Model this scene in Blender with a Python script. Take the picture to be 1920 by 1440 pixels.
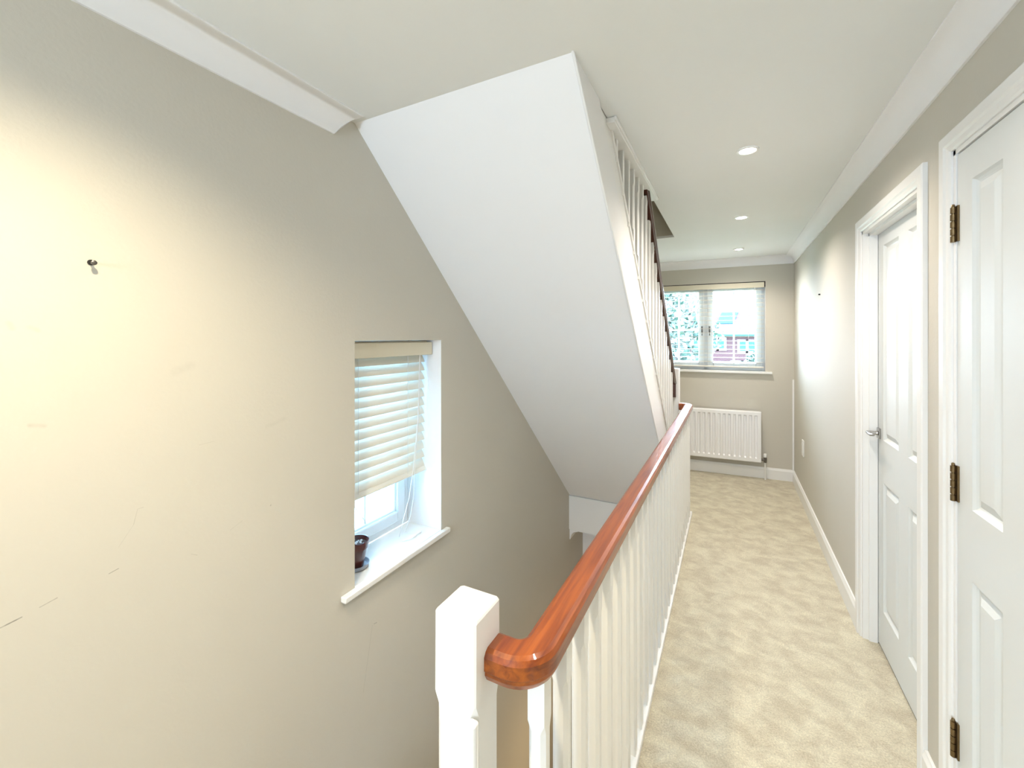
import bpy, bmesh, math, random
from mathutils import Vector, Matrix, noise
random.seed(7)
for o in list(bpy.data.objects): bpy.data.objects.remove(o)
S = bpy.context.scene
COL = S.collection
PI = math.pi

# ---------------------------------------------------------------- camera, light, exposure
EYE = 1.5306
cd = bpy.data.cameras.new('camera'); cam = bpy.data.objects.new('camera', cd); COL.objects.link(cam)
cam.location = (0, 0, EYE); cam.rotation_euler = (PI/2, 0, .4792)
cd.sensor_fit = 'HORIZONTAL'; cd.sensor_width = 36; cd.lens = 789.1/1920*36
cd.shift_y = -(720-632)/1920; cd.clip_start = .02; cd.clip_end = 300
S.camera = cam
S.view_settings.view_transform = 'Standard'; S.view_settings.look = 'None'
S.view_settings.gamma = 1; S.view_settings.use_curve_mapping = False
S.view_settings.exposure = 0.70
W = bpy.data.worlds.new('sky'); S.world = W; W.use_nodes = True
bg = W.node_tree.nodes['Background']; bg.inputs[0].default_value = (.74, .835, 1.0, 1); bg.inputs[1].default_value = 38.0
LAMP_W = 9.0; LAMP_COL = (1.0, .90, .80)

def portal(loc, rot, sx, sy):
    l = bpy.data.lights.new('window_portal', 'AREA'); l.shape = 'RECTANGLE'; l.size = sx; l.size_y = sy
    l.cycles.is_portal = True
    o = bpy.data.objects.new('window_portal', l); o.location = loc; o.rotation_euler = rot; COL.objects.link(o)
portal((-1.70, 1.513, 1.015), (0, -PI/2, 0), 1.0, .58)
portal((-.625, -2.45, 1.65), (PI/2, 0, 0), .85, .7)
portal((-.25, 5.55, 1.65), (-PI/2, 0, -.0646*0), 1.2, 1.0)

# ---------------------------------------------------------------- materials
def newmat(name):
    m = bpy.data.materials.new(name); m.use_nodes = True
    nt = m.node_tree; b = nt.nodes['Principled BSDF']
    return m, nt, b
def mat(name, col, rough=.5, metal=0, coat=0, bump=0, bscale=200, var=0, vscale=3, emit=None, estr=0, spec=.5):
    m, nt, b = newmat(name)
    b.inputs['Base Color'].default_value = (*col, 1); b.inputs['Roughness'].default_value = rough
    b.inputs['Metallic'].default_value = metal; b.inputs['Coat Weight'].default_value = coat
    b.inputs['Specular IOR Level'].default_value = spec
    tc = nt.nodes.new('ShaderNodeTexCoord')
    n = nt.nodes.new('ShaderNodeTexNoise'); n.inputs['Scale'].default_value = vscale; n.inputs['Detail'].default_value = 4
    nt.links.new(tc.outputs['Object'], n.inputs['Vector'])
    mr = nt.nodes.new('ShaderNodeMapRange'); mr.inputs[3].default_value = 1-max(var, .01); mr.inputs[4].default_value = 1+max(var, .01)
    nt.links.new(n.outputs['Fac'], mr.inputs[0])
    mx = nt.nodes.new('ShaderNodeVectorMath'); mx.operation = 'SCALE'; mx.inputs[0].default_value = col
    nt.links.new(mr.outputs[0], mx.inputs['Scale']); nt.links.new(mx.outputs[0], b.inputs['Base Color'])
    if bump:
        n2 = nt.nodes.new('ShaderNodeTexNoise'); n2.inputs['Scale'].default_value = bscale; n2.inputs['Detail'].default_value = 3
        nt.links.new(tc.outputs['Object'], n2.inputs['Vector'])
        bp = nt.nodes.new('ShaderNodeBump'); bp.inputs['Strength'].default_value = bump; bp.inputs['Distance'].default_value = .002
        nt.links.new(n2.outputs['Fac'], bp.inputs['Height']); nt.links.new(bp.outputs[0], b.inputs['Normal'])
    if emit:
        b.inputs['Emission Color'].default_value = (*emit, 1); b.inputs['Emission Strength'].default_value = estr
    m.diffuse_color = (*col, 1)
    return m

WALLC = (.58, .55, .475)
M = {}
M['wall'] = mat('greige_paint', WALLC, .75, bump=.25, bscale=90, var=.03, vscale=2)
M['ceiling'] = mat('ceiling_paint', (.80, .815, .80), .85, bump=.12, bscale=60, var=.02)
M['white'] = mat('white_gloss', (.83, .83, .81), .30, var=.015)
M['door'] = mat('door_white', (.71, .735, .725), .45, var=.015)
M['soffit'] = mat('white_emulsion', (.85, .85, .85), .7, bump=.1, bscale=40, var=.015)
M['cream'] = mat('cream_blind', (.76, .70, .55), .45)
M['slat'] = mat('white_slat', (.78, .75, .66), .4)
M['upvc'] = mat('upvc', (.80, .86, .90), .25)
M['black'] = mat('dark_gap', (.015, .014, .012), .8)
M['bronze'] = mat('bronze_hinge', (.20, .14, .07), .32, metal=.9, var=.3, vscale=60)
M['chrome'] = mat('chrome', (.42, .41, .40), .2, metal=1)
M['steel'] = mat('steel', (.16, .15, .14), .35, metal=.9)
M['radiator'] = mat('radiator_enamel', (.86, .86, .86), .3)
M['cord'] = mat('white_cord', (.85, .85, .85), .6)
M['dark_wood'] = mat('dark_mahogany', (.055, .014, .008), .22, coat=.6, var=.3, vscale=12)
M['lens'] = mat('lamp_lens', (1, 1, 1), .4, emit=(1, .93, .8), estr=14)
M['socket'] = mat('socket_plastic', (.8, .8, .77), .3)
M['terracotta'] = mat('glazed_dark_red', (.075, .016, .012), .25, coat=.5, var=.6, vscale=25)
M['saucer'] = mat('grey_saucer', (.32, .36, .42), .4)
M['soil'] = mat('dry_soil', (.06, .035, .025), .9, bump=.8, bscale=120, var=.4, vscale=60)
M['pebble'] = mat('pale_pebble', (.7, .68, .66), .7)
M['leaf'] = mat('leaf_green', (.010, .032, .024), .6, var=.5, vscale=3)
M['leaf2'] = mat('leaf_green_light', (.012, .034, .025), .6, var=.5, vscale=3)
M['bark'] = mat('bark', (.12, .09, .06), .9)
M['grass'] = mat('grass', (.05, .09, .04), .9, var=.3)
M['hwhite'] = mat('house_white', (.065, .07, .07), .5)
M['hglass'] = mat('house_glass', (.015, .045, .045), .8, spec=.05)
M['panel'] = mat('blue_panel', (.012, .05, .075), .9, spec=.05)
M['screen_wall'] = mat('screen_wall_paint', (.24, .40, .52), .9)
M['blackpipe'] = mat('dark_grout', (.03, .03, .03), .6)

# glass: clear, lets daylight through
def glass():
    m, nt, b = newmat('window_glass')
    out = nt.nodes['Material Output']; nt.nodes.remove(b)
    t = nt.nodes.new('ShaderNodeBsdfTransparent'); t.inputs[0].default_value = (.93, .97, .98, 1)
    g = nt.nodes.new('ShaderNodeBsdfGlossy'); g.inputs['Roughness'].default_value = .02
    f = nt.nodes.new('ShaderNodeFresnel'); f.inputs[0].default_value = 1.25
    mx = nt.nodes.new('ShaderNodeMixShader')
    nt.links.new(f.outputs[0], mx.inputs[0]); nt.links.new(t.outputs[0], mx.inputs[1]); nt.links.new(g.outputs[0], mx.inputs[2])
    nt.links.new(mx.outputs[0], out.inputs[0]); return m
M['glass'] = glass()

def carpet():
    m, nt, b = newmat('beige_carpet'); L = nt.links.new
    b.inputs['Roughness'].default_value = .95; b.inputs['Specular IOR Level'].default_value = .1
    b.inputs['Sheen Weight'].default_value = .25
    tc = nt.nodes.new('ShaderNodeTexCoord')
    mp = nt.nodes.new('ShaderNodeMapping'); mp.inputs['Rotation'].default_value = (0, 0, .5); mp.inputs['Scale'].default_value = (1, 1.25, 1)
    L(tc.outputs['Object'], mp.inputs[0])
    n1 = nt.nodes.new('ShaderNodeTexNoise'); n1.inputs['Scale'].default_value = 9.0; n1.inputs['Detail'].default_value = 9; n1.inputs['Roughness'].default_value = .66; n1.inputs['Distortion'].default_value = .35
    L(mp.outputs[0], n1.inputs[0])
    r1 = nt.nodes.new('ShaderNodeValToRGB'); e = r1.color_ramp.elements
    e[0].position = .38; e[0].color = (.50, .44, .32, 1); e[1].position = .62; e[1].color = (.66, .61, .46, 1)
    L(n1.outputs['Fac'], r1.inputs[0])
    n2 = nt.nodes.new('ShaderNodeTexNoise'); n2.inputs['Scale'].default_value = 170; n2.inputs['Detail'].default_value = 3
    L(tc.outputs['Object'], n2.inputs[0])
    mr = nt.nodes.new('ShaderNodeMapRange'); mr.inputs[1].default_value = .3; mr.inputs[2].default_value = .7; mr.inputs[3].default_value = .78; mr.inputs[4].default_value = 1.15
    L(n2.outputs['Fac'], mr.inputs[0])
    sc = nt.nodes.new('ShaderNodeVectorMath'); sc.operation = 'SCALE'; L(r1.outputs[0], sc.inputs[0]); L(mr.outputs[0], sc.inputs['Scale'])
    L(sc.outputs[0], b.inputs['Base Color'])
    n3 = nt.nodes.new('ShaderNodeTexNoise'); n3.inputs['Scale'].default_value = 320; n3.inputs['Detail'].default_value = 2; L(tc.outputs['Object'], n3.inputs[0])
    ad = nt.nodes.new('ShaderNodeMath'); ad.operation = 'MULTIPLY_ADD'; ad.inputs[1].default_value = 4; L(n1.outputs['Fac'], ad.inputs[0]); L(n3.outputs['Fac'], ad.inputs[2])
    bp = nt.nodes.new('ShaderNodeBump'); bp.inputs['Strength'].default_value = .7; bp.inputs['Distance'].default_value = .004
    L(ad.outputs[0], bp.inputs['Height']); L(bp.outputs[0], b.inputs['Normal'])
    return m
M['carpet'] = carpet()

def wood():
    m, nt, b = newmat('varnished_wood'); L = nt.links.new
    b.inputs['Roughness'].default_value = .35; b.inputs['Specular IOR Level'].default_value = .3; b.inputs['Coat Weight'].default_value = .6; b.inputs['Coat Roughness'].default_value = .04
    tc = nt.nodes.new('ShaderNodeTexCoord'); mp = nt.nodes.new('ShaderNodeMapping'); mp.inputs['Scale'].default_value = (60, 3, 60)
    L(tc.outputs['Object'], mp.inputs[0])
    n = nt.nodes.new('ShaderNodeTexNoise'); n.inputs['Scale'].default_value = 1.2; n.inputs['Detail'].default_value = 5; n.inputs['Distortion'].default_value = .6
    L(mp.outputs[0], n.inputs[0])
    r = nt.nodes.new('ShaderNodeValToRGB'); e = r.color_ramp.elements
    e[0].position = .25; e[0].color = (.13, .020, .002, 1); e[1].position = .75; e[1].color = (.37, .088, .005, 1)
    L(n.outputs['Fac'], r.inputs[0]); L(r.outputs[0], b.inputs['Base Color'])
    return m
M['wood'] = wood()

def brick(name, c1, c2, mortar, scale, bw=.5, rh=.25):
    m, nt, b = newmat(name); L = nt.links.new
    tc = nt.nodes.new('ShaderNodeTexCoord'); mp = nt.nodes.new('ShaderNodeMapping'); mp.inputs['Rotation'].default_value = (PI/2, 0, 0)
    L(tc.outputs['Object'], mp.inputs[0])
    t = nt.nodes.new('ShaderNodeTexBrick'); t.inputs['Scale'].default_value = scale
    t.inputs['Color1'].default_value = (*c1, 1); t.inputs['Color2'].default_value = (*c2, 1); t.inputs['Mortar'].default_value = (*mortar, 1)
    L(mp.outputs[0], t.inputs['Vector']); L(t.outputs[0], b.inputs['Base Color']); b.inputs['Roughness'].default_value = .9; b.inputs['Specular IOR Level'].default_value = .05
    return m
M['brick'] = brick('red_brick', (.034, .019, .021), (.030, .018, .02), (.036, .03, .03), 2.0)
M['roof'] = brick('roof_tiles', (.033, .022, .024), (.030, .021, .023), (.024, .018, .018), 1.6)

def wallmarks():
    """left wall paint with its scuffs, scratches and filler patches at fixed places"""
    m = M['wall'].copy(); m.name = 'scuffed_greige_paint'; nt = m.node_tree; L = nt.links.new
    b = nt.nodes['Principled BSDF']
    src = b.inputs['Base Color'].links[0].from_socket
    tc = nt.nodes.new('ShaderNodeTexCoord'); sx = nt.nodes.new('ShaderNodeSeparateXYZ'); L(tc.outputs['Object'], sx.inputs[0])
    nz = nt.nodes.new('ShaderNodeTexNoise'); nz.inputs['Scale'].default_value = 60; L(tc.outputs['Object'], nz.inputs[0])
    def math_(op, a, b_=None, c=None):
        n = nt.nodes.new('ShaderNodeMath'); n.operation = op
        for i, v in enumerate((a, b_, c)):
            if v is None: continue
            if isinstance(v, (int, float)): n.inputs[i].default_value = v
            else: L(v, n.inputs[i])
        return n.outputs[0]
    total = None
    marks = [(.270, .918, .318, .926, .0022, .8), (.345, .932, .372, .938, .0018, .5), (.462, .948, .480, .952, .0018, .5), (.518, 1.086, .510, 1.050, .0012, .35), (.530, 1.087, .518, 1.087, .0012, .35),
             (.510, 1.050, .480, 1.005, .0010, .2), (.300, 1.560, .304, 1.550, .009, .16), (.330, 1.552, .342, 1.545, .008, .14), (.330, 1.338, .352, 1.332, .007, .16), (.60, 1.435, .64, 1.450, .018, .07),
             (.64, .915, .655, .905, .0014, .35), (.745, .94, .78, .955, .0016, .2), (.86, 1.235, .92, 1.25, .012, .07), (.872, .97, .873, .972, .003, .4), (.66, 1.22, .70, 1.222, .0012, .2), (1.27, .05, 1.32, .30, .0014, .35), (1.33, .30, 1.345, .296, .003, .5)]
    for (y1, z1, y2, z2, w, st) in marks:
        dy, dz = y2-y1, z2-z1; ll = dy*dy+dz*dz+1e-9
        py = math_('SUBTRACT', sx.outputs['Y'], y1); pz = math_('SUBTRACT', sx.outputs['Z'], z1)
        t = math_('DIVIDE', math_('ADD', math_('MULTIPLY', py, dy), math_('MULTIPLY', pz, dz)), ll)
        cl = nt.nodes.new('ShaderNodeClamp'); L(t, cl.inputs[0])
        ey = math_('SUBTRACT', py, math_('MULTIPLY', cl.outputs[0], dy)); ez = math_('SUBTRACT', pz, math_('MULTIPLY', cl.outputs[0], dz))
        d = math_('SQRT', math_('ADD', math_('MULTIPLY', ey, ey), math_('MULTIPLY', ez, ez)))
        mr = nt.nodes.new('ShaderNodeMapRange'); mr.interpolation_type = 'SMOOTHSTEP'
        L(d, mr.inputs[0]); mr.inputs[1].default_value = 0; mr.inputs[2].default_value = w; mr.inputs[3].default_value = st; mr.inputs[4].default_value = 0
        v = math_('MULTIPLY', mr.outputs[0], math_('MULTIPLY', nz.outputs['Fac'], 1.6))
        total = v if total is None else math_('MAXIMUM', total, v)
    mix = nt.nodes.new('ShaderNodeMix'); mix.data_type = 'RGBA'; L(total, mix.inputs[0]); L(src, mix.inputs[6]); mix.inputs[7].default_value = (.08, .075, .06, 1)
    L(mix.outputs[2], b.inputs['Base Color'])
    return m
M['wall_scuffed'] = wallmarks()

# ---------------------------------------------------------------- mesh helpers
class MB:
    def __init__(s): s.bm = bmesh.new()
    def poly(s, pts, mi=0):
        f = s.bm.faces.new([s.bm.verts.new(p) for p in pts]); f.material_index = mi; return f
    def box(s, x0, x1, y0, y1, z0, z1, mi=0):
        v = [s.bm.verts.new((x, y, z)) for x in (x0, x1) for y in (y0, y1) for z in (z0, z1)]
        for q in ((0, 1, 3, 2), (4, 6, 7, 5), (0, 4, 5, 1), (2, 3, 7, 6), (0, 2, 6, 4), (1, 5, 7, 3)):
            s.bm.faces.new([v[i] for i in q]).material_index = mi
        return v
    def prism(s, pts, vec, mi=0):
        vec = Vector(vec); n = len(pts)
        a = [s.bm.verts.new(p) for p in pts]; b = [s.bm.verts.new(Vector(p)+vec) for p in pts]
        fs = [s.bm.faces.new(a), s.bm.faces.new(b[::-1])]
        for i in range(n): fs.append(s.bm.faces.new((a[i], b[i], b[(i+1) % n], a[(i+1) % n])))
        for f in fs: f.material_index = mi
        return a+b
    def sections(s, secs, cap=True, closed=True, mi=0):
        rows = [[s.bm.verts.new(p) for p in sec] for sec in secs]
        n = len(rows[0])
        for a, b in zip(rows, rows[1:]):
            for i in range(n if closed else n-1):
                s.bm.faces.new((a[i], a[(i+1) % n], b[(i+1) % n], b[i])).material_index = mi
        if cap and closed:
            s.bm.faces.new(rows[0]); s.bm.faces.new(rows[-1][::-1])
    def lathe(s, prof, c=(0, 0, 0), n=32, axis='Z'):
        rows = []
        for r, h in prof:
            row = []
            for i in range(n):
                t = 2*PI*i/n; x, y = r*math.cos(t), r*math.sin(t)
                p = {'Z': (x, y, h), 'X': (h, x, y), 'Y': (x, h, y)}[axis]
                row.append((p[0]+c[0], p[1]+c[1], p[2]+c[2]))
            rows.append(row)
        s.sections(rows)
    def tube(s, pts, r, n=8):
        rows = []
        pts = [Vector(p) for p in pts]
        for i, p in enumerate(pts):
            d = (pts[min(i+1, len(pts)-1)]-pts[max(i-1, 0)]).normalized()
            u = d.cross(Vector((0, 0, 1))); u = u.normalized() if u.length > 1e-3 else Vector((1, 0, 0))
            w = d.cross(u).normalized()
            rr = r[i] if isinstance(r, (list, tuple)) else r
            rows.append([p+u*rr*math.cos(2*PI*k/n)+w*rr*math.sin(2*PI*k/n) for k in range(n)])
        s.sections(rows)
    def build(s, name, m, parent=None, bevel=0, smooth=False, loc=None, seg=2):
        bmesh.ops.recalc_face_normals(s.bm, faces=s.bm.faces)
        me = bpy.data.meshes.new(name); s.bm.to_mesh(me); s.bm.free()
        o = bpy.data.objects.new(name, me); COL.objects.link(o)
        for mm in (m if isinstance(m, (list, tuple)) else [m]): me.materials.append(mm)
        if parent: o.parent = parent; o.matrix_parent_inverse = Matrix.Translation(parent.location).inverted() @ Matrix.Identity(4) if parent.rotation_euler.z == 0 else parent_inv(parent)
        if smooth:
            for p in me.polygons: p.use_smooth = True
        if bevel:
            b = o.modifiers.new('bevel', 'BEVEL'); b.width = bevel; b.segments = seg; b.limit_method = 'ANGLE'; b.angle_limit = .6
            b.harden_normals = False
        if smooth or bevel:
            me.shade_smooth() if hasattr(me, 'shade_smooth') else None
            try: me.set_sharp_from_angle(angle=.7)
            except Exception: pass
        return o
def parent_inv(p):
    return (Matrix.Translation(p.location) @ p.rotation_euler.to_matrix().to_4x4()).inverted()
def tag(o, label, cat, group=None, kind=None):
    o['label'] = label; o['category'] = cat
    if group: o['group'] = group
    if kind: o['kind'] = kind
    return o
def struct(o, label, cat): return tag(o, label, cat, kind='structure')
def empty(name, loc=(0, 0, 0), rz=0):
    o = bpy.data.objects.new(name, None); o.location = loc; o.rotation_euler = (0, 0, rz); o.empty_display_size = .1; COL.objects.link(o); return o
def copy_part(o, parent, off):
    c = o.copy(); COL.objects.link(c); c.parent = parent; c.matrix_parent_inverse = o.matrix_parent_inverse.copy()
    c.location = Vector(o.location)+Vector(off)
    return c
def wall_holes(axis, t0, t1, u0, u1, v0, v1, holes):
    """wall slab; axis = thickness axis ('X' or 'Y'); u = other horizontal, v = z; hole side faces get material 1"""
    mb = MB()
    us = sorted({u0, u1, *[h[0] for h in holes], *[h[1] for h in holes]}); vs = sorted({v0, v1, *[h[2] for h in holes], *[h[3] for h in holes]})
    def solid(i, j):
        if i < 0 or j < 0 or i >= len(us)-1 or j >= len(vs)-1: return None
        uc, vc = (us[i]+us[i+1])/2, (vs[j]+vs[j+1])/2
        return not any(h[0] < uc < h[1] and h[2] < vc < h[3] for h in holes)
    P = (lambda t, u, v: (t, u, v)) if axis == 'X' else (lambda t, u, v: (u, t, v))
    for i in range(len(us)-1):
        for j in range(len(vs)-1):
            if not solid(i, j): continue
            a, b, c, d = us[i], us[i+1], vs[j], vs[j+1]
            for t in (t0, t1): mb.poly([P(t, a, c), P(t, b, c), P(t, b, d), P(t, a, d)])
            for (di, dj, e) in ((-1, 0, (a, c, a, d)), (1, 0, (b, c, b, d)), (0, -1, (a, c, b, c)), (0, 1, (a, d, b, d))):
                sld = solid(i+di, j+dj)
                if sld is True: continue
                mb.poly([P(t0, e[0], e[1]), P(t1, e[0], e[1]), P(t1, e[2], e[3]), P(t0, e[2], e[3])], 1 if sld is False else 0)
    bmesh.ops.remove_doubles(mb.bm, verts=mb.bm.verts, dist=1e-5)
    return mb

# ---------------------------------------------------------------- room numbers
C = 2.40; RL = -1.358; RR = .597; YB = -2.3
SL = .92                                    # stair slope
PHI = math.atan2(.065, 1.005)               # far wall stands slightly out of square
FX, FY = RR, 5.335                          # inner corner far wall / right wall
def fw(x, d=0, z=0):
    """point on the far wall: x measured across from the right corner (negative to the left), d towards the camera"""
    return (FX + x*math.cos(PHI) + d*math.sin(PHI), FY + x*math.sin(PHI) - d*math.cos(PHI), z)

# floors
mb = MB()
mb.box(-.345, RR+.3, YB, 5.60, -.28, 0); mb.box(RL-.02, -.345, YB, .627, -.28, 0); mb.box(RL-.02, -.345, 3.80, 5.6, -.28, 0)
struct(mb.build('floor', M['carpet']), 'beige carpeted landing floor with brushed footprints beside the balustrade', 'floor')
mb = MB(); mb.box(RL-.1, RR+.4, YB-.1, 6.0, -2.72, -2.66)
struct(mb.build('floor_hall', M['carpet']), 'carpeted hall floor at the bottom of the stairwell', 'floor')
# landing edge faces in the stairwell
mb = MB(); mb.box(RL, -.345, 3.785, 3.80, -.285, .03); mb.box(-.36, -.345, .717, 3.8, -.285, -.001)
struct(mb.build('trim_landing_edge', M['white']), 'white painted board facing the landing edge below the stair soffit', 'edge board')
mb = MB(); mb.box(RL-.02, RR, 3.80, 5.6, -.30, -.281)
struct(mb.build('ceiling_hall', M['ceiling']), 'white ceiling of the lower hall under the landing', 'ceiling')
mb = MB(); mb.box(RL, RR, 4.2, 4.3, -2.66, -.30)
struct(mb.build('wall_hall', M['soffit']), 'pale wall at the back of the lower hall below the landing edge', 'wall')
mb = MB(); mb.box(-.345, -.335, .717, 4.2, -2.66, -.28)
struct(mb.build('wall_stairwell', M['wall']), 'greige wall of the stairwell under the landing balustrade', 'wall')

# walls
mb = wall_holes('X', RL-.32, RL, YB-.1, 5.7, -2.72, 5.0, [(1.225, 1.801, .487, 1.515)])
struct(mb.build('wall_left', [M['wall_scuffed'], M['soffit']]), 'tall scuffed greige wall on the left with the small window', 'wall')
D1 = (1.118, 1.740, 0, 2.09); D2 = (1.991, 2.735, 0, 2.067)
mb = wall_holes('X', RR, RR+.15, YB-.1, 5.7, -.05, C+.02, [(D2[0], D2[1], -.02, D2[3]), (D1[0], D1[1], -.02, D1[3])])
struct(mb.build('wall_right', [M['wall'], M['white']]), 'greige wall on the right holding both white doors', 'wall')
WX0, WX1 = -1.437, -.263; WZ0, WZ1 = 1.130, 2.138     # far window hole, measured along the far wall
mb = wall_holes('Y', 0, .30, -2.25, .35, -.3, C+.02, [(WX0, WX1, WZ0, WZ1)])
o = mb.build('wall_far', [M['wall'], M['soffit']]); o.location = (FX, FY, 0); o.rotation_euler = (0, 0, PHI)
struct(o, 'greige end wall with the wide window and the radiator', 'wall')
RW = (-1.05, -.20, 1.30, 2.0)
mb = wall_holes('Y', YB-.1, YB, RL-.3, RR+.3, -2.7, C+.02, [RW])
struct(mb.build('wall_rear', [M['wall'], M['soffit']]), 'greige wall behind the viewpoint', 'wall')
mb = MB(); mb.box(RR+.15, RR+.2, .9, 3.0, 0, 2.3)
struct(mb.build('wall_behind_doors', M['black']), 'dark space closed off behind the doors', 'wall')

# ceiling, with the opening of the upper flight
OX = -.435
mb = MB(); z0, z1 = C, C+.02
mb.box(OX, RR+.3, YB-.1, 5.7, z0, z1); mb.box(RL-.3, OX, YB-.1, 1.225, z0, z1); mb.box(RL-.3, OX, 3.90, 5.7, z0, z1)
struct(mb.build('ceiling', M['ceiling']), 'white landing ceiling with three recessed downlights', 'ceiling')
# upper stairwell shell
mb = MB(); mb.box(OX, OX+.1, -.6, 3.9, C+.02, 4.9)
struct(mb.build('wall_upper_right', M['wall']), 'shaded greige side wall of the upper stairwell', 'wall')
mb = MB(); mb.box(RL, OX+.1, 3.9, 4.0, C+.02, 4.9)
struct(mb.build('wall_upper_far', M['wall']), 'shaded greige end wall seen up through the ceiling opening', 'wall')
mb = MB(); mb.box(RL, OX+.1, -.7, -.6, C+.02, 4.9)
struct(mb.build('wall_upper_rear', M['wall']), 'greige wall at the head of the upper stairs', 'wall')
mb = MB(); mb.box(RL-.3, OX+.2, -.7, 4.0, 4.9, 4.95)
struct(mb.build('ceiling_upper', M['ceiling']), 'white ceiling over the upper stairwell', 'ceiling')
mb = MB(); mb.box(RL, OX, -.6, .93, C+.03, 2.68)
struct(mb.build('floor_upper', M['carpet']), 'carpeted upper floor at the head of the stairs', 'floor')

# coving
def cove_prof(n=10, w=.078, h=.088):
    """(out from wall, down from ceiling) concave profile"""
    pts = [(0, 0), (0, h), (.008, h), (.010, h-.006)]
    for i in range(1, n):
        t = i/n*PI/2
        pts.append((.010+(w-.016)*(1-math.cos(t)), h-.006-(h-.013)*math.sin(t)))
    pts += [(w-.004, .007), (w, .005), (w, 0)]
    return pts
def coving(name, wall_x, sgn, y0, y1, label, scribe=0):
    pr = cove_prof(); mb = MB()
    a = [(wall_x+sgn*p, y0, C-q) for p, q in pr]
    b = [(wall_x+sgn*p, y1-scribe*(q/.088)**.7, C-q) for p, q in pr]
    mb.sections([a, b]); o = mb.build(name, M['soffit'], smooth=True)
    return struct(o, label, 'coving')
coving('trim_coving_right', RR, -1, YB, 5.33, 'white cove moulding between ceiling and the right wall')
coving('trim_coving_left', RL, 1, YB, 1.205, 'white cove moulding on the left wall stopping short of the soffit', .085)
pr = cove_prof(); mb = MB()
mb.sections([[fw(-.002, p, C-q) for p, q in pr], [fw(-1.96, p, C-q) for p, q in pr]])
struct(mb.build('trim_coving_far', M['soffit'], smooth=True), 'white cove moulding above the end window', 'coving')
mb = MB(); mb.sections([[(RL+p, 3.8, -.30-q) for p, q in pr], [(RL+p, 4.2, -.30-q) for p, q in pr]])
struct(mb.build('trim_coving_hall', M['soffit'], smooth=True), 'short white coving under the landing edge in the lower hall', 'coving')

# skirting
def skirt_prof(t=.016, h=.12): return [(0, 0), (t, 0), (t, h-.022), (t-.006, h-.008), (t-.008, h), (0, h)]
def skirt(name, y0, y1, label):
    mb = MB(); mb.sections([[(RR-p, y0, q) for p, q in skirt_prof()], [(RR-p, y1, q) for p, q in skirt_prof()]])
    struct(mb.build(name, M['white']), label, 'skirting board')
skirt('baseboard_right', 2.797, 5.33, 'white skirting along the right wall from the far door to the corner')
skirt('baseboard_between_doors', 1.804, 1.928, 'short white skirting piece between the two doors')
skirt('baseboard_right_rear', YB, 1.05, 'white skirting on the right wall behind the near door')
mb = MB(); mb.sections([[fw(-.0, p, q) for p, q in skirt_prof()], [fw(-1.96, p, q) for p, q in skirt_prof()]])
struct(mb.build('baseboard_far', M['white']), 'white skirting under the radiator on the end wall', 'skirting board')
# boxed cable cover in the corner
mb = MB(); mb.prism([fw(-.017, 0, .12), fw(-.001, 0, .12), fw(-.001, .016, .12), fw(-.017, .016, .12)], (0, 0, .96))
struct(mb.build('trim_cable_cover', M['white'], bevel=.002), 'thin white vertical cable cover in the far corner', 'cable cover')

# ---------------------------------------------------------------- doors
def panel_leaf(w, z0, z1, cols, rows, th=.036):
    """moulded door leaf in local coords: width along Y (0..w), face at x=0 looking to -X"""
    mb = MB(); ys = [0]; zs = [z0]
    for a, b in cols: ys += [a, b]
    for a, b in rows: zs += [a, b]
    ys.append(w); zs.append(z1)
    prof = [(0, 0), (.006, .006), (.012, .010), (.017, .0115), (.036, .004), (.042, .0015)]   # inset, depth
    for i in range(len(ys)-1):
        for j in range(len(zs)-1):
            a, b, c, d = ys[i], ys[i+1], zs[j], zs[j+1]
            if i % 2 == 1 and j % 2 == 1:
                rings = [[mb.bm.verts.new((dep, a+ins, c+ins)), mb.bm.verts.new((dep, b-ins, c+ins)), mb.bm.verts.new((dep, b-ins, d-ins)), mb.bm.verts.new((dep, a+ins, d-ins))] for ins, dep in prof]
                rings = [[v for v in r] for r in rings]
                for p, q in zip(rings, rings[1:]):
                    for k in range(4): mb.bm.faces.new((p[k], p[(k+1) % 4], q[(k+1) % 4], q[k]))
                mb.bm.faces.new(rings[-1])
            else: mb.poly([(0, a, c), (0, b, c), (0, b, d), (0, a, d)])
    mb.poly([(th, 0, z0), (th, w, z0), (th, w, z1), (th, 0, z1)])
    for y in (0, w): mb.poly([(0, y, z0), (th, y, z0), (th, y, z1), (0, y, z1)])
    for z in (z0, z1): mb.poly([(0, 0, z), (th, 0, z), (th, w, z), (0, w, z)])
    bmesh.ops.remove_doubles(mb.bm, verts=mb.bm.verts, dist=1e-5)
    return mb
def shift(mb, x, y):
    for v in mb.bm.verts: v.co.x += x; v.co.y += y
    return mb
def architrave(mb, y0, y1, zt, w=.060):
    """moulded frame around an opening on the right wall"""
    prof = [(0, .0), (0, .013), (.006, .017), (w-.024, .017), (w-.018, .012), (w-.006, .010), (w, .006), (w, 0)]  # from outer edge inwards, out from wall
    def ring(o, out): return (o, out)
    secs = []
    for corner in range(4):
        row = []
        for q, out in prof:
            ye, ys_, z = y1+w-q, y0-w+q, zt+w-q
            row.append([(RR-out, ye, 0), (RR-out, ye, z), (RR-out, ys_, z), (RR-out, ys_, 0)][corner])
        secs.append(row)
    mb.sections(secs)
def lining(mb, y0, y1, zt, depth, stops):
    t = .014
    for a, b in ((y1-t, y1), (y0, y0+t)): mb.box(RR-.001, RR+depth, a, b, 0, zt)
    mb.box(RR-.001, RR+depth, y0, y1, zt-t, zt)
d1 = empty('door_1', (RR, D1[0], 0)); struct(d1, 'near white moulded door with three bronze hinges', 'door')
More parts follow.
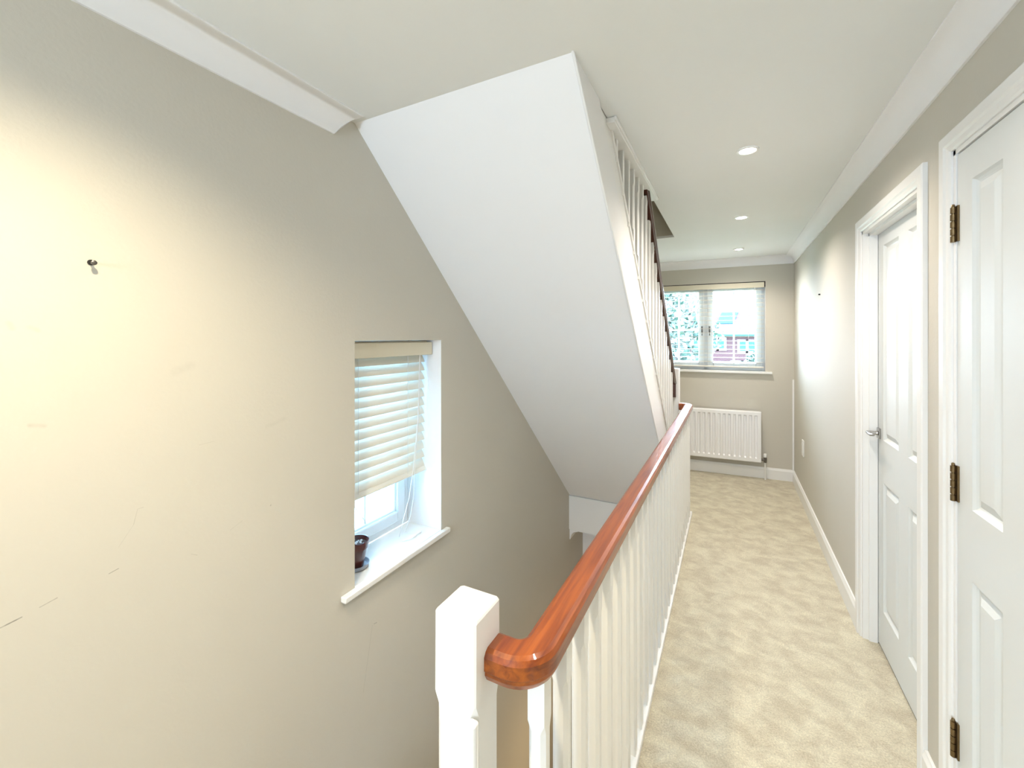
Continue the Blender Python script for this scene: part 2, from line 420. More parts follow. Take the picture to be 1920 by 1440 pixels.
mb = MB(); architrave(mb, D1[0], D1[1], D1[3], .058); mb.build('architrave', M['white'], d1)
mb = MB(); lining(mb, D1[0], D1[1], D1[3], .14, 0); mb.build('door_lining', M['white'], d1)
lw = D1[1]-.0125-.003-(D1[0]+.016)
mb = shift(panel_leaf(lw, .008, 2.072, [(.085, .235), (lw-.235, lw-.085)], [(.21, .845), (1.045, 1.975)]), RR+.003, D1[0]+.016)
# near leaf: first panel column sits next to the hinges
leaf1 = mb.build('door_leaf', M['door'], d1)
for zc in (1.868, 1.095, .330):
    mb = MB()
    for k in range(5):
        zz = zc-.054+k*.0216
        mb.lathe([(.0, zz), (.0066, zz), (.0066, zz+.0175), (.0040, zz+.0178), (.0040, zz+.0214), (.0, zz+.0214)], (RR-.006, D1[1]-.013, 0), 14)
    mb.lathe([(0, zc+.053), (.0045, zc+.054), (.003, zc+.059), (0, zc+.06)], (RR-.006, D1[1]-.013, 0), 12)
    mb.box(RR-.0015, RR+.001, D1[1]-.014, D1[1]-.001, zc-.053, zc+.053); mb.box(RR-.0015, RR+.004, D1[1]-.028, D1[1]-.017, zc-.053, zc+.053)
    h = mb.build('hinge', M['bronze'], leaf1, smooth=True); h['label'] = 'bronze butt hinge'
d2 = empty('door_2', (RR, D2[0], 0)); struct(d2, 'far white moulded door set back in its frame with a chrome lever', 'door')
mb = MB(); architrave(mb, D2[0], D2[1], D2[3], .062); mb.build('architrave', M['white'], d2)
mb = MB(); lining(mb, D2[0], D2[1], D2[3], .14, 1)
RD = .655
for a, b in ((D2[1]-.026, D2[1]-.013), (D2[0]+.013, D2[0]+.026)): mb.box(RR+.022, RD-.002, a, b, 0, D2[3]-.014)
mb.box(RR+.022, RD-.002, D2[0]+.014, D2[1]-.014, D2[3]-.027, D2[3]-.013)
mb.build('door_lining', M['white'], d2)
lw = D2[1]-D2[0]-.032
mb = shift(panel_leaf(lw, .012, D2[3]-.016, [(.095, .305), (lw-.295, lw-.085)], [(.20, .825), (1.03, 1.975)]), RD, D2[0]+.016)
leaf2 = mb.build('door_leaf', M['door'], d2)
mb = MB(); hz = 1.055; hy = 2.685
mb.box(RD-.009, RD, hy-.019, hy+.019, hz-.026, hz+.026)
mb.lathe([(0, RD-.009), (.012, RD-.009), (.009, RD-.02), (.009, RD-.052), (0, RD-.052)], (0, hy, hz), 16, 'X')
mb.tube([(RD-.046, hy+.006, hz), (RD-.05, hy-.02, hz+.002), (RD-.052, hy-.05, hz+.001), (RD-.054, hy-.08, hz+.004), (RD-.05, hy-.105, hz+.008)], [.0095, .009, .0075, .0075, .006], 12)
h = mb.build('lever_handle', M['chrome'], leaf2, bevel=.002, smooth=True); h['label'] = 'chrome lever handle on a square plate'
for nm, a, b, x0, x1 in (('trim_gap_shade_near', D1[0], D1[1], RR+.006, RR+.14), ('trim_gap_shade_far', D2[0], D2[1], RD+.004, RR+.14)):
    mb = MB(); mb.box(x0, x1, a+.014, b-.014, -.004, .004)  # black strip stands in for the shade in the gap under each door
    struct(mb.build(nm, M['black']), 'dark shadow gap strip under the %s door' % ('near' if 'near' in nm else 'far'), 'shadow strip')

# ---------------------------------------------------------------- landing balustrade
RC = -.3185; NC = -.4435; NW = .045
ZR = .958
bal = empty('landing_balustrade', (RC, .672, 0))
tag(bal, 'white spindle balustrade with a varnished orange-brown wooden handrail along the open stairwell', 'balustrade')
def stop_post(mb, cx, cy, w, z0, z1, za, zb, ch):
    """square post, corners chamfered between za and zb"""
    def sec(z, c):
        h = w/2
        return [(cx-h+c, cy-h, z), (cx+h-c, cy-h, z), (cx+h, cy-h+c, z), (cx+h, cy+h-c, z), (cx+h-c, cy+h, z), (cx-h+c, cy+h, z), (cx-h, cy+h-c, z), (cx-h, cy-h+c, z)]
    e = .0006; t = .018
    mb.sections([sec(z0, e), sec(za-t, e), sec(za-t*.35, ch*.75), sec(za, ch), sec(zb, ch), sec(zb+t*.35, ch*.75), sec(zb+t, e), sec(z1, e)])
def newel(name, cx, cy, ztop, zlow, za, zb):
    mb = MB(); h = NW
    def sec(z, c, k=0):
        w = h-k
        return [(cx-w+c, cy-w, z), (cx+w-c, cy-w, z), (cx+w, cy-w+c, z), (cx+w, cy+w-c, z), (cx+w-c, cy+w, z), (cx-w+c, cy+w, z), (cx-w, cy+w-c, z), (cx-w, cy-w+c, z)]
    mb.sections([sec(zlow, .003), sec(za-.03, .003), sec(za-.008, .012), sec(za, .014), sec(zb, .014), sec(zb+.008, .012), sec(zb+.03, .003), sec(ztop-.006, .004), sec(ztop-.002, .005, .002), sec(ztop, .006, .006)])
    o = mb.build(name, M['white'], bal); return o
n1 = newel('newel_post', NC, .672, 1.027, -.30, .12, .845)
mb = MB(); mb.prism([(NC+.036, .618, -.28), (NC+.036, .627, -.28), (NC+.054, .627, -.28), (NC+.054, .618, -.28)], (0, 0, 1.14))
mb.tube([(NC+.045, .618, -.28), (NC+.045, .618, .860)], .0085, 14)
mb.build('corner_strip', M['white'], n1, bevel=.004)
newel('newel_post', NC, 3.955, 1.255, -.28, .12, .80)
# handrail: one profile swept round the two returns
pr = [(-.020, 0), (.020, 0), (.028, -.004), (.0335, -.012), (.0335, -.036), (.0305, -.040), (.0305, -.046), (.0275, -.052), (.024, -.058), (-.024, -.058), (-.0275, -.052), (-.0305, -.046), (-.0305, -.040), (-.0335, -.036), (-.0335, -.012), (-.028, -.004)]
def arc(cx, cy, r, a0, a1, n=10): return [(cx+r*math.cos(a0+(a1-a0)*i/n), cy+r*math.sin(a0+(a1-a0)*i/n)) for i in range(n+1)]
YN = .690; YF = 3.925; R = .048
path = [(NC+NW, YN)] + arc(RC-R, YN+R, R, -PI/2, 0) + [(RC, .95), (RC, 1.6), (RC, 2.4), (RC, 3.2)] + arc(RC-R, YF-R, R, 0, PI/2) + [(NC+NW, YF)]
secs = []
for i, p in enumerate(path):
    a = path[max(i-1, 0)]; b = path[min(i+1, len(path)-1)]
    d = Vector((b[0]-a[0], b[1]-a[1])).normalized(); nrm = Vector((d.y, -d.x))
    secs.append([(p[0]+nrm.x*u, p[1]+nrm.y*u, ZR+v) for u, v in pr])
mb = MB(); mb.sections(secs)
hr = mb.build('handrail', M['wood'], bal, smooth=True); hr.data.set_sharp_from_angle(angle=.40); hr['label'] = 'glossy orange-brown varnished handrail'
# base rail
mb = MB(); mb.box(-.352, -.293, .705, 3.935, 0, .030)
mb.build('base_rail', M['white'], bal, bevel=.003)
bw = .034; first = None; y = .725; k = 0
while y < 3.90:
    if first is None:
        mb = MB(); stop_post(mb, RC, y, bw, .030, ZR-.050, .17, .80, .008)
        first = mb.build('baluster', M['white'], bal)
    else: copy_part(first, bal, (0, y-.725, 0))
    y += .1185; k += 1

# ---------------------------------------------------------------- upper flight
st = empty('upper_staircase', (-.9, 3.83, 0))
tag(st, 'white enclosed staircase rising over the stairwell with sloping soffit, spindles and dark handrail', 'staircase')
sof = lambda y: 2.4-SL*(y-1.225)
stp = lambda y: 2.4-SL*(y-1.705)
XS = -.4255
mb = MB(); th = .02; ya, yb = .93, 3.80
mb.prism([(RL, ya, sof(ya)), (RL, yb, sof(yb)), (RL, yb, sof(yb)+th), (RL, ya, sof(ya)+th)], (XS-.0006-RL, 0, 0))
o = mb.build('soffit', M['soffit'], st)
mb = MB()   # apron + string board
mid = lambda y: sof(y)+.27
mb.prism([(XS-.03, ya, sof(ya)+.002), (XS-.03, 3.86, sof(3.86)+.002), (XS-.03, 3.91, .0), (XS-.03, 3.91, mid(3.91)), (XS-.03, ya, mid(ya))], (.03, 0, 0))
mb.build('apron_board', M['soffit'], st, bevel=.006)
mb = MB()
mb.prism([(XS-.036, ya, mid(ya)), (XS-.036, 3.91, mid(3.91)), (XS-.036, 3.91, stp(3.91)), (XS-.036, ya, stp(ya))], (.024, 0, 0))
mb.prism([(XS-.050, ya, stp(ya)-.012), (XS-.050, 3.91, stp(3.91)-.012), (XS-.050, 3.91, stp(3.91)+.010), (XS-.050, ya, stp(ya)+.010)], (.046, 0, 0))
mb.build('string_board', M['white'], st, bevel=.003)
mb = MB(); e = .012     # bead along the lower corner
mb.tube([(XS-.001, 1.20, sof(1.20)), (XS-.001, 2.5, sof(2.5)), (XS-.001, 3.80, sof(3.80))], .005, 10)
mb.build('corner_bead', M['white'], st, smooth=True)
rise = .1915; go = rise/SL
for k in range(14):
    zt = rise*(k+1); y1 = 1.705+(2.4-.07-zt)/SL; y0 = y1-go-.02
    mb = MB(); mb.box(RL+.002, XS-.052, y0, y1, zt-.03, zt); mb.box(RL+.002, XS-.052, y1-.04, y1-.02, zt-rise, zt-.02)
    mb.build('step', M['carpet'], st, bevel=.008)
XB = XS-.022
railz = lambda y: 2.353-SL*(y-2.600)+.0
first = None; y = 3.755
while y > 1.72:
    top = railz(y)-.03 if y > 2.74 else (C-.006 if y > 1.75 else C)
    mb = MB(); w = .030
    zb = stp(y)+.005; h = w/2
    if top-zb > .03:
        c = .007
        def sec(z, ch, off=0): return [(XB-h+ch, y-h, z), (XB+h-ch, y-h, z), (XB+h, y-h+ch, z), (XB+h, y+h-ch, z), (XB+h-ch, y+h, z), (XB-h+ch, y+h, z), (XB-h, y+h-ch, z), (XB-h, y-h+ch, z)]
        rows = [sec(zb-.02, .0006)]
        if top-zb > .35: rows += [sec(zb+.10, .0006), sec(zb+.115, c), sec(top-.10, c), sec(top-.085, .0006)]
        rows.append(sec(top, .0006)); mb.sections(rows); mb.build('baluster', M['white'], st)
    y -= .1213
prs = [(-.018, 0), (.018, 0), (.030, -.010), (.031, -.030), (.026, -.036), (.022, -.052), (-.022, -.052), (-.026, -.036), (-.031, -.030), (-.030, -.010)]
mb = MB(); secs = []
for yy in (1.5, 2.6, 3.895): secs.append([(XB+u, yy, railz(yy)+v*1.3) for u, v in prs])
mb.sections(secs)
yy = 3.885; mb.box(XB-.024, XB+.028, yy-.02, yy+.02, railz(yy)-.16, railz(yy)-.04)
o = mb.build('handrail', M['dark_wood'], st, bevel=.003); o['label'] = 'dark mahogany handrail'
# board lining the ceiling opening above the string
mb = MB(); mb.box(-.470, -.404, 1.655, 2.735, 2.378, 2.4); mb.box(-.406, -.397, 1.65, 2.742, 2.384, 2.4)
struct(mb.build('trim_ceiling_opening', M['white'], bevel=.003), 'white board lining the ceiling edge above the stair spindles', 'edge board')
# lower flight going down beneath
lo = empty('lower_staircase', (-.9, .63, -1.3)); tag(lo, 'carpeted stairs descending from the landing beneath the white soffit', 'staircase')
for k in range(13):
    zt = -rise*(k+1); y0 = .63+go*k
    mb = MB(); mb.box(RL+.004, -.365, y0, y0+go+.02, zt-.03, zt); mb.box(RL+.004, -.365, y0+go-.02, y0+go, zt-rise, zt-.02)
    mb.build('step', M['carpet'], lo, bevel=.008)

# ---------------------------------------------------------------- left window
XW = -1.584
w1 = empty('window_1', (XW, 1.513, .487)); struct(w1, 'small white window deep in the left wall behind the half-lowered blind', 'window')
mb = MB(); a, b, z0, z1 = 1.225, 1.801, .512, 1.515
def frame(mb, axis_x0, axis_x1, a, b, z0, z1, w):
    mb.box(axis_x0, axis_x1, a, a+w, z0, z1); mb.box(axis_x0, axis_x1, b-w, b, z0, z1)
    mb.box(axis_x0, axis_x1, a+w, b-w, z0, z0+w); mb.box(axis_x0, axis_x1, a+w, b-w, z1-w, z1)
frame(mb, XW-.07, XW, a, b, z0, z1, .045); mb.build('window_frame', M['upvc'], w1, bevel=.004)
mb = MB(); frame(mb, XW-.05, XW+.012, a+.035, b-.035, z0+.035, z1-.035, .055)
frame(mb, XW-.04, XW-.004, a+.085, b-.085, z0+.085, z1-.085, .012)
sash = mb.build('sash', M['upvc'], w1, bevel=.006)
mb = MB(); mb.box(XW-.03, XW-.024, a+.09, b-.09, z0+.09, z1-.09); mb.build('pane', M['glass'], sash)
mb = MB(); mb.box(XW-.030, XW-.018, 1.505, 1.515, z0+.09, z1-.09); mb.box(XW-.030, XW-.018, a+.09, b-.09, 1.0, 1.01); mb.build('glazing_bar', M['upvc'], sash)
mb = MB(); mb.tube([(XW+.014, 1.30, .575), (XW+.03, 1.32, .575), (XW+.032, 1.40, .580)], .007, 10); mb.build('stay_handle', M['upvc'], sash)
mb = MB(); mb.box(XW-.0, RL+.001, 1.225, 1.801, .490, .512); mb.box(RL, -1.330, 1.155, 1.848, .488, .512)
o = mb.build('window_sill', M['white'], w1, bevel=.004)

# venetian blind, lowered, slats tipped towards the room
vb = empty('venetian_blind', (-1.47, 1.513, 1.515)); tag(vb, 'cream slatted blind lowered part way in the small left window', 'blind', )
mb = MB(); mb.box(-1.425, -1.413, 1.228, 1.797, 1.438, 1.505); mb.box(-1.50, -1.425, 1.785, 1.797, 1.44, 1.503)
mb.build('valance', M['cream'], vb, bevel=.003)
mb = MB(); mb.box(-1.50, -1.44, 1.232, 1.785, 1.455, 1.511); mb.build('head_rail', M['cream'], vb)
XV = -1.470; tilt = math.radians(52); prevs = None
def slat_mb(xc, zc, y0, y1, w, tl, crown=.003, th=.0025):
    mb = MB(); rows = []; n = 6
    for y in (y0, y1):
        up = []; dn = []
        for i in range(n+1):
            t = (i/n-.5)*w; cr = crown*(1-(2*i/n-1)**2)
            # room side (+x) tipped down
            x = xc+t*math.cos(tl)+cr*math.sin(tl); z = zc-t*math.sin(tl)+cr*math.cos(tl)
            up.append((x+th*math.sin(tl), y, z+th*math.cos(tl))); dn.append((x, y, z))
        rows.append(up+dn[::-1])
    mb.sections(rows); return mb
NS = 13; pitch = .0462; ztop = 1.432
for i in range(NS):
    zc = ztop-i*pitch
    s = slat_mb(XV, zc-.012, 1.229, 1.785, .050, math.radians(60)).build('slat', M['slat'], vb, smooth=True)
zb = ztop-NS*pitch
slat_mb(XV+.005, zb+.006, 1.229, 1.787, .050, math.radians(50), .002, .009).build('bottom_rail', M['slat'], vb, bevel=.002)
for yc in (1.33, 1.65):
    for dx in (-.024, .024):
        mb = MB(); mb.tube([(XV+dx*.75, yc, 1.46), (XV+dx*.75, yc, zb-.0)], .0011, 6); mb.build('ladder_cord', M['cord'], vb)
def rnd_cord(pts, r=.0017): mb = MB(); mb.tube(pts, r, 8); return mb.build('pull_cord', M['cord'], vb, smooth=True)
rnd_cord([(-1.428, 1.285, 1.44), (-1.43, 1.287, 1.1), (-1.432, 1.292, .80), (-1.436, 1.35, .72)])
rnd_cord([(-1.425, 1.71, 1.44), (-1.43, 1.70, 1.1), (-1.436, 1.67, .85), (-1.44, 1.645, .72), (-1.445, 1.60, .60), (-1.45, 1.585, .545), (-1.445, 1.60, .518), (-1.43, 1.64, .515), (-1.425, 1.665, .516)])
rnd_cord([(-1.427, 1.715, 1.44), (-1.432, 1.705, 1.1), (-1.438, 1.685, .85), (-1.450, 1.690, .70), (-1.47, 1.688, .60), (-1.50, 1.68, .52), (-1.47, 1.69, .516), (-1.43, 1.70, .515)])
for p in ((-1.427, 1.672), (-1.432, 1.715), ):
    mb = MB(); mb.lathe([(0, -.014), (.004, -.013), (.0065, .006), (.004, .014), (0, .015)], (0, 0, 0), 12, 'Y')
    for v in mb.bm.verts: v.co += Vector((p[0], p[1], .519))
    mb.build('cord_tassel', M['cord'], vb, smooth=True)
mb = MB(); mb.tube([(-1.424, 1.262, 1.44), (-1.424, 1.262, .80)], .003, 10); mb.build('tilt_wand', M['cord'], vb)

# plant pot and saucer on the sill
PX, PY = -1.470, 1.335
mb = MB(); mb.lathe([(0, .512), (.038, .512), (.052, .518), (.056, .533), (.053, .533), (.046, .520), (0, .519)], (PX, PY, 0), 36)
tag(mb.build('plant_saucer', M['saucer'], smooth=True), 'shallow grey saucer under the dark flower pot on the left window sill', 'saucer')
pot = empty('flower_pot', (PX, PY, .519)); tag(pot, 'small dark red flower pot with dry soil on the left window sill', 'flower pot')
mb = MB(); mb.lathe([(0, .520), (.031, .520), (.043, .585), (.044, .600), (.051, .601), (.054, .632), (.050, .633), (.046, .606), (.044, .603), (0, .603)], (PX, PY, 0), 40)
mb.build('pot_body', M['terracotta'], pot, smooth=True)
mb = MB(); mb.lathe([(0, .604), (.044, .604), (.047, .614), (.03, .619), (0, .621)], (PX, PY, 0), 24); mb.build('soil', M['soil'], pot)
mb = MB()
for i in range(26):
    t = random.random()*6.28; r = random.random()*.04; s = random.uniform(.0025, .006)
    vs = bmesh.ops.create_icosphere(mb.bm, subdivisions=1, radius=s, matrix=Matrix.Translation((PX+r*math.cos(t), PY+r*math.sin(t), .621)))['verts']
o = mb.build('pebbles', M['pebble'], pot); o['kind'] = 'stuff'

# ---------------------------------------------------------------- far window (local frame: x along wall, y = into wall)
def far_empty(name, z=0):
    return empty(name, (FX, FY, z), PHI)
def fbuild(mb, name, m, parent, **k):
    """mesh given in far-wall coordinates (x along wall from the corner, y>0 into the wall)"""
    o = mb.build(name, m, None, **k); o.parent = parent; return o
def z0p(e):  # parent placed at base z=0 so child coordinates stay simple
    return e
w2 = far_empty('window_2'); struct(w2, 'wide white two-casement window in the end wall', 'window')
fy = .075; fz0, fz1 = 1.155, 2.138
mb = MB()
def frame2(mb, y0, y1, a, b, z0, z1, w, wb=None):
    wb = wb or w
    mb.box(a, a+w, y0, y1, z0, z1); mb.box(b-w, b, y0, y1, z0, z1); mb.box(a+w, b-w, y0, y1, z0, z0+wb); mb.box(a+w, b-w, y0, y1, z1-w, z1)
frame2(mb, fy, fy+.07, WX0, WX1, fz0, fz1, .030); mc = (WX0+WX1)/2
mb.box(mc-.024, mc+.024, fy, fy+.07, fz0, fz1)
fbuild(mb, 'window_frame', M['upvc'], w2, bevel=.004)
for a, b, hx in ((WX0+.026, mc-.018, mc-.040), (mc+.018, WX1-.026, mc+.040)):
    mb = MB(); frame2(mb, fy-.012, fy+.05, a, b, fz0+.025, fz1-.025, .058)
    sash = fbuild(mb, 'sash', M['upvc'], w2, bevel=.006)
    mb = MB(); mb.box(a+.05, b-.05, fy+.015, fy+.021, fz0+.07, fz1-.07); fbuild(mb, 'pane', M['glass'], sash)
    mb = MB(); cx = (a+b)/2; mb.box(cx-.009, cx+.009, fy+.008, fy+.026, fz0+.08, fz1-.08); mb.box(a+.055, b-.055, fy+.009, fy+.025, 1.612-.009, 1.612+.009); fbuild(mb, 'glazing_bar', M['upvc'], sash)
    mb = MB(); mb.box(hx-.008, hx+.008, fy-.024, fy-.010, 1.585, 1.655); mb.tube([(hx, fy-.02, 1.62), (hx, fy-.042, 1.622), (hx, fy-.045, 1.60), (hx, fy-.043, 1.55)], .007, 8); fbuild(mb, 'window_handle', M['steel'], sash, smooth=True)
mb = MB(); mb.box(WX0, WX1, 0, fy+.01, 1.13, 1.155); mb.box(WX0-.06, WX1+.06, -.032, .0, 1.13, 1.155)
fbuild(mb, 'window_sill', M['white'], w2, bevel=.004)
vb2 = far_empty('venetian_blind', 0); tag(vb2, 'white slatted blind with open slats covering the end window', 'blind')
mb = MB(); mb.box(WX0+.004, WX1-.010, .004, .014, 2.072, 2.130); fbuild(mb, 'valance', M['cream'], vb2, bevel=.002)
mb = MB(); mb.box(WX0+.006, WX1-.012, .016, .06, 2.085, 2.128); fbuild(mb, 'head_rail', M['cream'], vb2)
first = None
for i in range(18):
    z = 2.048-i*.0468
    if first is None:
        mb = MB(); mb.box(WX0+.008, WX1-.012, .012, .058, z-.002, z+.002); first = fbuild(mb, 'slat', M['slat'], vb2)
    else: c = first.copy(); COL.objects.link(c); c.parent = vb2; c.location = Vector(first.location)+Vector((0, 0, -i*.0468))
mb = MB(); mb.box(WX0+.008, WX1-.012, .012, .058, 1.192, 1.206); fbuild(mb, 'bottom_rail', M['slat'], vb2, bevel=.002)
for x in (WX0+.16, mc-.15, mc-.02, mc+.02, WX1-.16):
    mb = MB(); mb.tube([(x, .010, 2.08), (x, .010, 1.20)], .0014, 6); fbuild(mb, 'ladder_cord', M['cord'], vb2)
mb = MB(); mb.tube([(WX1-.10, .002, 2.08), (WX1-.10, .002, 1.45)], .003, 8); fbuild(mb, 'tilt_wand', M['cord'], vb2)
# dark gap above the pelmet
mb = MB(); mb.box(WX0, WX1, .003, .02, 2.131, 2.138); mb.box(WX1-.009, WX1, .003, .02, 2.078, 2.138)
o = fbuild(mb, 'head_gap', M['black'], w2); o['label'] = 'dark shadow gap around the blind head'

# rear window behind the viewpoint, source of the cool light on the near faces
w3 = empty('window_3', (-.6, YB-.05, 1.0)); struct(w3, 'white window in the wall behind the viewpoint', 'window')
mb = MB(); frame2(mb, YB-.09, YB-.04, RW[0], RW[1], RW[2], RW[3], .05); mb.box(-.62, -.58, YB-.09, YB-.04, RW[2], RW[3]); mb.build('window_frame', M['upvc'], w3, bevel=.004)
mb = MB(); mb.box(RW[0]+.04, RW[1]-.04, YB-.07, YB-.064, RW[2]+.04, RW[3]-.04); mb.build('pane', M['glass'], w3)
# ---------------------------------------------------------------- radiator
rad = far_empty('radiator'); tag(rad, 'white ribbed panel radiator mounted under the end window', 'radiator')
rx0, rx1, rz0, rz1 = -1.43, -.313, .185, .727
mb = MB(); n = 21; wdt = (rx1-rx0-.05)/n
xs = [rx0, rx0+.004]; ds = [-.085, -.100]
pts = [(rx0+.001, -.092), (rx0+.004, -.100), (rx0+.020, -.100)]
for i in range(n):
    a = rx0+.025+i*wdt
    pts += [(a+wdt*.22, -.100), (a+wdt*.34, -.086), (a+wdt*.66, -.086), (a+wdt*.78, -.100)]
pts += [(rx1-.020, -.100), (rx1-.004, -.100), (rx1-.001, -.092)]
flat = [(x, -.100 if -.1 <= y < -.095 or y == -.090 else y) for x, y in pts]
rows = []
rows.append([(x, -.094, rz0) for x, y in pts]); rows.append([(x, -.100 if y != -.092 else -.092, rz0+.006) for x, y in pts])
rows.append([(x, -.100 if y != -.092 else -.092, rz0+.040) for x, y in pts]); rows.append([(x, y, rz0+.056) for x, y in pts])
rows.append([(x, y, rz1-.052) for x, y in pts]); rows.append([(x, -.100 if y != -.092 else -.092, rz1-.038) for x, y in pts])
rows.append([(x, -.100 if y != -.092 else -.092, rz1-.006) for x, y in pts]); rows.append([(x, -.094, rz1) for x, y in pts])
mb.sections(rows, closed=False)
pan = fbuild(mb, 'front_panel', M['radiator'], rad, smooth=True)
mb = MB(); mb.box(rx0, rx0+.003, -.094, -.035, rz0+.008, rz1); mb.box(rx1-.003, rx1, -.094, -.035, rz0+.008, rz1); mb.box(rx0, rx1, -.040, -.032, rz0+.008, rz1-.01)
fbuild(mb, 'side_cover', M['radiator'], rad)
mb = MB(); mb.box(rx0, rx1, -.096, -.034, rz1-.004, rz1)
fbuild(mb, 'top_grille', M['radiator'], rad, bevel=.001)
for x in (rx0+.2, rx1-.2):
    mb = MB(); mb.box(x-.02, x+.02, -.034, 0, rz0+.05, rz1-.05); fbuild(mb, 'wall_bracket', M['radiator'], rad)
mb = MB(); vx = rx1+.040
mb.tube([(rx1-.004, -.062, .212), (vx+.012, -.062, .212)], .012, 14); mb.lathe([(0, .185), (.014, .185), (.015, .205), (.015, .236), (.010, .24), (0, .24)], (vx, -.062, 0), 16)
fbuild(mb, 'valve_body', M['steel'], rad, smooth=True)
mb = MB(); mb.lathe([(0, .240), (.014, .240), (.017, .246), (.017, .274), (.012, .280), (0, .280)], (vx, -.062, 0), 20); v = fbuild(mb, 'valve_cap', M['white'], rad, smooth=True); v['label'] = 'white valve cap'
mb = MB(); mb.tube([(vx, -.062, .19), (vx, -.062, .001)], .0075, 12); v = fbuild(mb, 'feed_pipe', M['socket'], rad)

# ---------------------------------------------------------------- small fittings
so = empty('wall_socket', (RR, 4.68, .43)); tag(so, 'white double plate low on the right wall near the far corner', 'socket')
mb = MB(); mb.box(RR-.010, RR, 4.637, 4.723, .434, .580); mb.build('face_plate', M['socket'], so, bevel=.003)
for z in (.475, .54): mb = MB(); mb.box(RR-.014, RR-.009, 4.665, 4.695, z-.013, z+.013); mb.build('switch_rocker', M['socket'], so, bevel=.001)
pk = empty('picture_hook', (RL, .428, 1.708)); tag(pk, 'small metal picture screw in the bare left wall', 'picture hook')
mb = MB(); mb.lathe([(0, RL), (.0030, RL), (.0030, RL+.014), (.0055, RL+.015), (.0055, RL+.019), (.003, RL+.0205), (0, RL+.0205)], (0, .429, 1.707), 14, 'X'); mb.build('screw', M['steel'], pk, smooth=True)
mb = MB(); mb.lathe([(0, RL), (.0065, RL), (.0065, RL+.002), (0, RL+.002)], (0, .4285, 1.709), 16, 'X'); mb.build('wall_plug', M['black'], pk)
mb = MB(); mb.lathe([(0, RR), (.006, RR), (.005, RR-.012), (0, RR-.013)], (0, 3.872, 1.851), 12, 'X')
tag(mb.build('wall_plug', M['black'], smooth=True), 'tiny dark plug in the right wall beyond the far door', 'wall plug')

# downlights
def downlight(y, label, group=None, x=.07, k=1, col=LAMP_COL, size=150, blend=1.0):
    t = empty('ceiling_downlight', (x, y, C)); tag(t, label, 'ceiling light', group)
    mb = MB(); mb.lathe([(.034, C+.004), (.0335, C-.003), (.036, C-.006), (.045, C-.005), (.047, C-.0005), (.047, C+.001), (.034, C+.004)], (x, y, 0), 40)
    b = mb.build('bezel', M['white'], t, smooth=True)
    mb = MB(); mb.lathe([(0, C-.0022), (.0345, C-.0022), (.0345, C-.0005), (0, C-.0005)], (x, y, 0), 32); mb.build('lens', M['lens'], t)
    l = bpy.data.lights.new('lamp', 'SPOT'); l.energy = LAMP_W*4*k; l.color = col; l.spot_size = math.radians(size); l.spot_blend = blend; l.shadow_soft_size = .03
    o = bpy.data.objects.new('lamp', l); COL.objects.link(o); o.parent = t; o.location = (0, 0, -.02)
downlight(2.241, 'brightest and nearest recessed downlight in the landing ceiling')
downlight(3.478, 'middle of the three recessed ceiling downlights')
downlight(4.720, 'farthest recessed downlight just before the end wall coving')
downlight(1.00, 'recessed ceiling downlight above the near door', k=.5)
downlight(-1.48, 'recessed ceiling downlight nearest the rear wall')
downlight(.18, 'recessed ceiling downlight over the head of the stairwell beside the left wall', x=-.72, k=2.15, col=(1.0, .85, .60), size=138, blend=1.0)
# unseen fill lights added up and down the stairwell
for nm, loc, e, lab in (('upper_fill', (-.95, 2.3, 4.5), 1.2, 'added fill light in the upper stairwell'), ('hall_fill', (-.7, 2.9, -1.5), 4, 'added fill light in the lower hall')):
    l = bpy.data.lights.new(nm, 'POINT'); l.energy = e; l.color = (1, .75, .45); l.shadow_soft_size = .06
    o = bpy.data.objects.new(nm, l); o.location = loc; COL.objects.link(o)

# ---------------------------------------------------------------- outside
mb = MB(); mb.box(-4.7, -4.5, -4, 10, -2.7, 4.5)  # wall added to cut sky light and bounce blue into the left window
tag(mb.build('added_window_screen', M['screen_wall']), 'added wall dimming the daylight outside the small left window', 'daylight screen')
mb = MB(); mb.box(-40, 40, 6.5, 90, -2.76, -2.7)
struct(mb.build('ground', M['grass']), 'lawn outside beyond the end window', 'ground')
HY = 44.5
hs = empty('brick_house', (0, HY, -2.7)); tag(hs, 'red brick house with tiled roof seen through the end window', 'house')
mb = MB(); mb.box(-9, 9, HY, HY+7, -2.7, 1.75); mb.build('brick_wall', M['brick'], hs)
mb = MB(); mb.prism([(-9.4, HY-.4, 1.72), (-9.4, HY+3.5, 5.3), (-9.4, HY+7.4, 1.72)], (18.8, 0, 0)); mb.build('tiled_roof', M['roof'], hs)
mb = MB(); mb.box(-9.4, 9.4, HY-.46, HY-.34, 1.62, 1.78); mb.build('gutter', M['hglass'], hs)
for x, z, w in ((-3.3, .25, 1.3), (-1.1, .25, 1.5), (1.35, .05, 1.6), (-3.2, -2.0, 1.3), (.95, -1.9, 1.9)):
    mb = MB(); h = 1.25
    frame2(mb, HY-.08, HY+.02, x-w/2, x+w/2, z, z+h, .2); mb.box(x-.12, x+.12, HY-.08, HY+.02, z, z+h); f = mb.build('window', M['hwhite'], hs)
    mb = MB(); mb.box(x-w/2+.1, x+w/2-.1, HY-.04, HY+.02, z+.1, z+h-.1); mb.build('pane', M['hglass'], f)
mb = MB()   # blue roof panel lying in the roof slope
def rp(x, t): return (x, HY-.4+3.9*t, 1.72+3.58*t)
v = [(-1.2, .30), (.25, .30), (.65, .62), (-.75, .62)]
mb.prism([rp(*q) for q in v], (0, -.06, .08)); mb.build('roof_panel', M['panel'], hs)
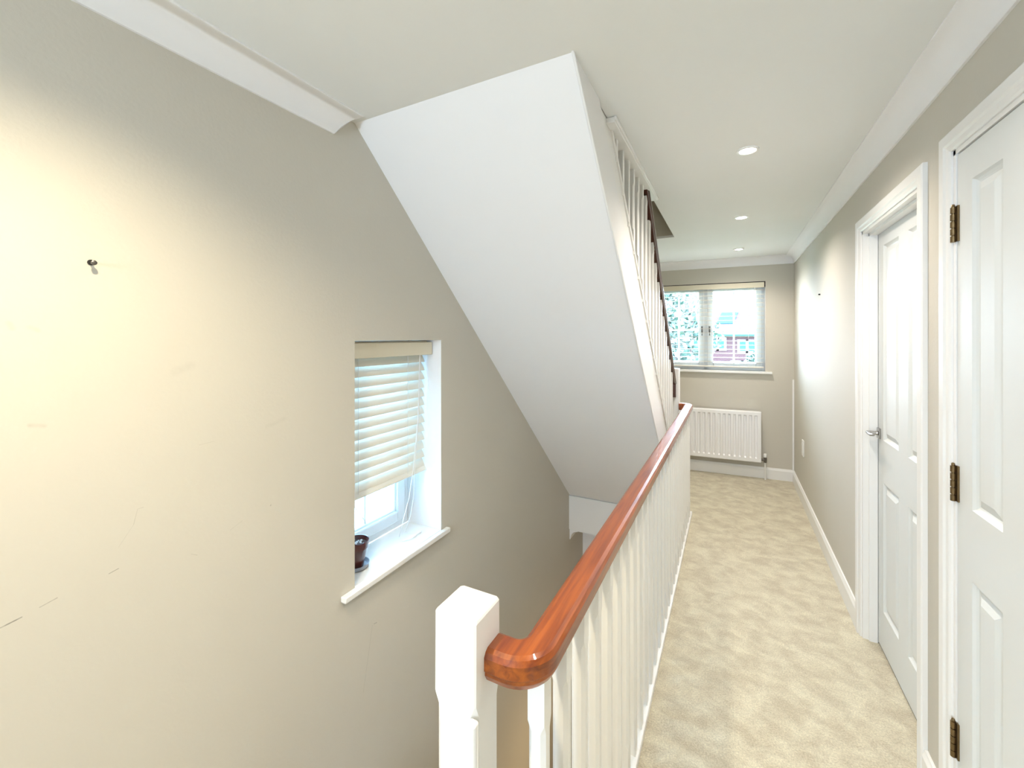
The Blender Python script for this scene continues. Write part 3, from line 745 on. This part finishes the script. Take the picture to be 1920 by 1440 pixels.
pc = empty('porch', (-.6, 40, -2.7)); tag(pc, 'small gabled porch with white bargeboards in front of the brick house', 'porch')
mb = MB(); mb.prism([(-1.9, 40, -.55), (1.15, 40, -2.1), (-4.9, 40, -2.1)], (0, 3.0, 0)); mb.build('porch_roof', M['panel'], pc)
mb = MB(); mb.prism([(-1.9, 39.9, -.40), (1.3, 39.9, -2.05), (1.3, 39.9, -2.35), (-1.9, 39.9, -.7)], (0, .1, 0)); mb.build('bargeboard', M['hwhite'], pc)
mb = MB(); mb.box(-4.2, .4, 40.1, 43.8, -2.7, -2.05); mb.build('porch_wall', M['brick'], pc)

def tree(name, label, cx, cy, z0, h, rx, mtl, nleaf, cat='tree', trunk=True, s=.16):
    t = empty(name, (cx, cy, z0)); tag(t, label, cat)
    mb = MB(); rnd = random.Random(hash((cx, cy)) % 1000)
    for i in range(nleaf):
        u = rnd.uniform(-1, 1); th = rnd.uniform(0, 2*PI); r = rnd.uniform(.55, 1)**.5
        q = math.sqrt(1-u*u)
        lump = 1+.22*math.sin(5*th+3*u)+.12*math.sin(9*u+2*th)
        p = Vector((cx+rx*q*math.cos(th)*r*lump, cy+rx*q*math.sin(th)*r*lump, z0+h*.55+h*.45*u*r*lump))
        a = Vector((rnd.uniform(-1, 1), rnd.uniform(-1, 1), rnd.uniform(-1, 1))).normalized(); b = a.orthogonal().normalized()
        k = s*rnd.uniform(.6, 1.3)
        mb.poly([p-a*k, p+b*k*.5, p+a*k, p-b*k*.5])
    mb.build('foliage', mtl, t)
    if trunk:
        mb = MB(); mb.tube([(cx, cy, z0), (cx+.05, cy, z0+h*.3), (cx, cy, z0+h*.6)], [.18, .14, .06], 10); mb.build('trunk', M['bark'], t)
tree('garden_tree', 'tall leafy green tree outside the left casement of the end window', -3.25, 20.5, -2.7, 6.9, 2.3, M['leaf'], 6000)
tree('garden_shrub', 'rounded green shrub in front of the brick house at the lower right of the window', 1.9, 38.0, -2.7, 3.0, .95, M['leaf2'], 2500, 'shrub', True)
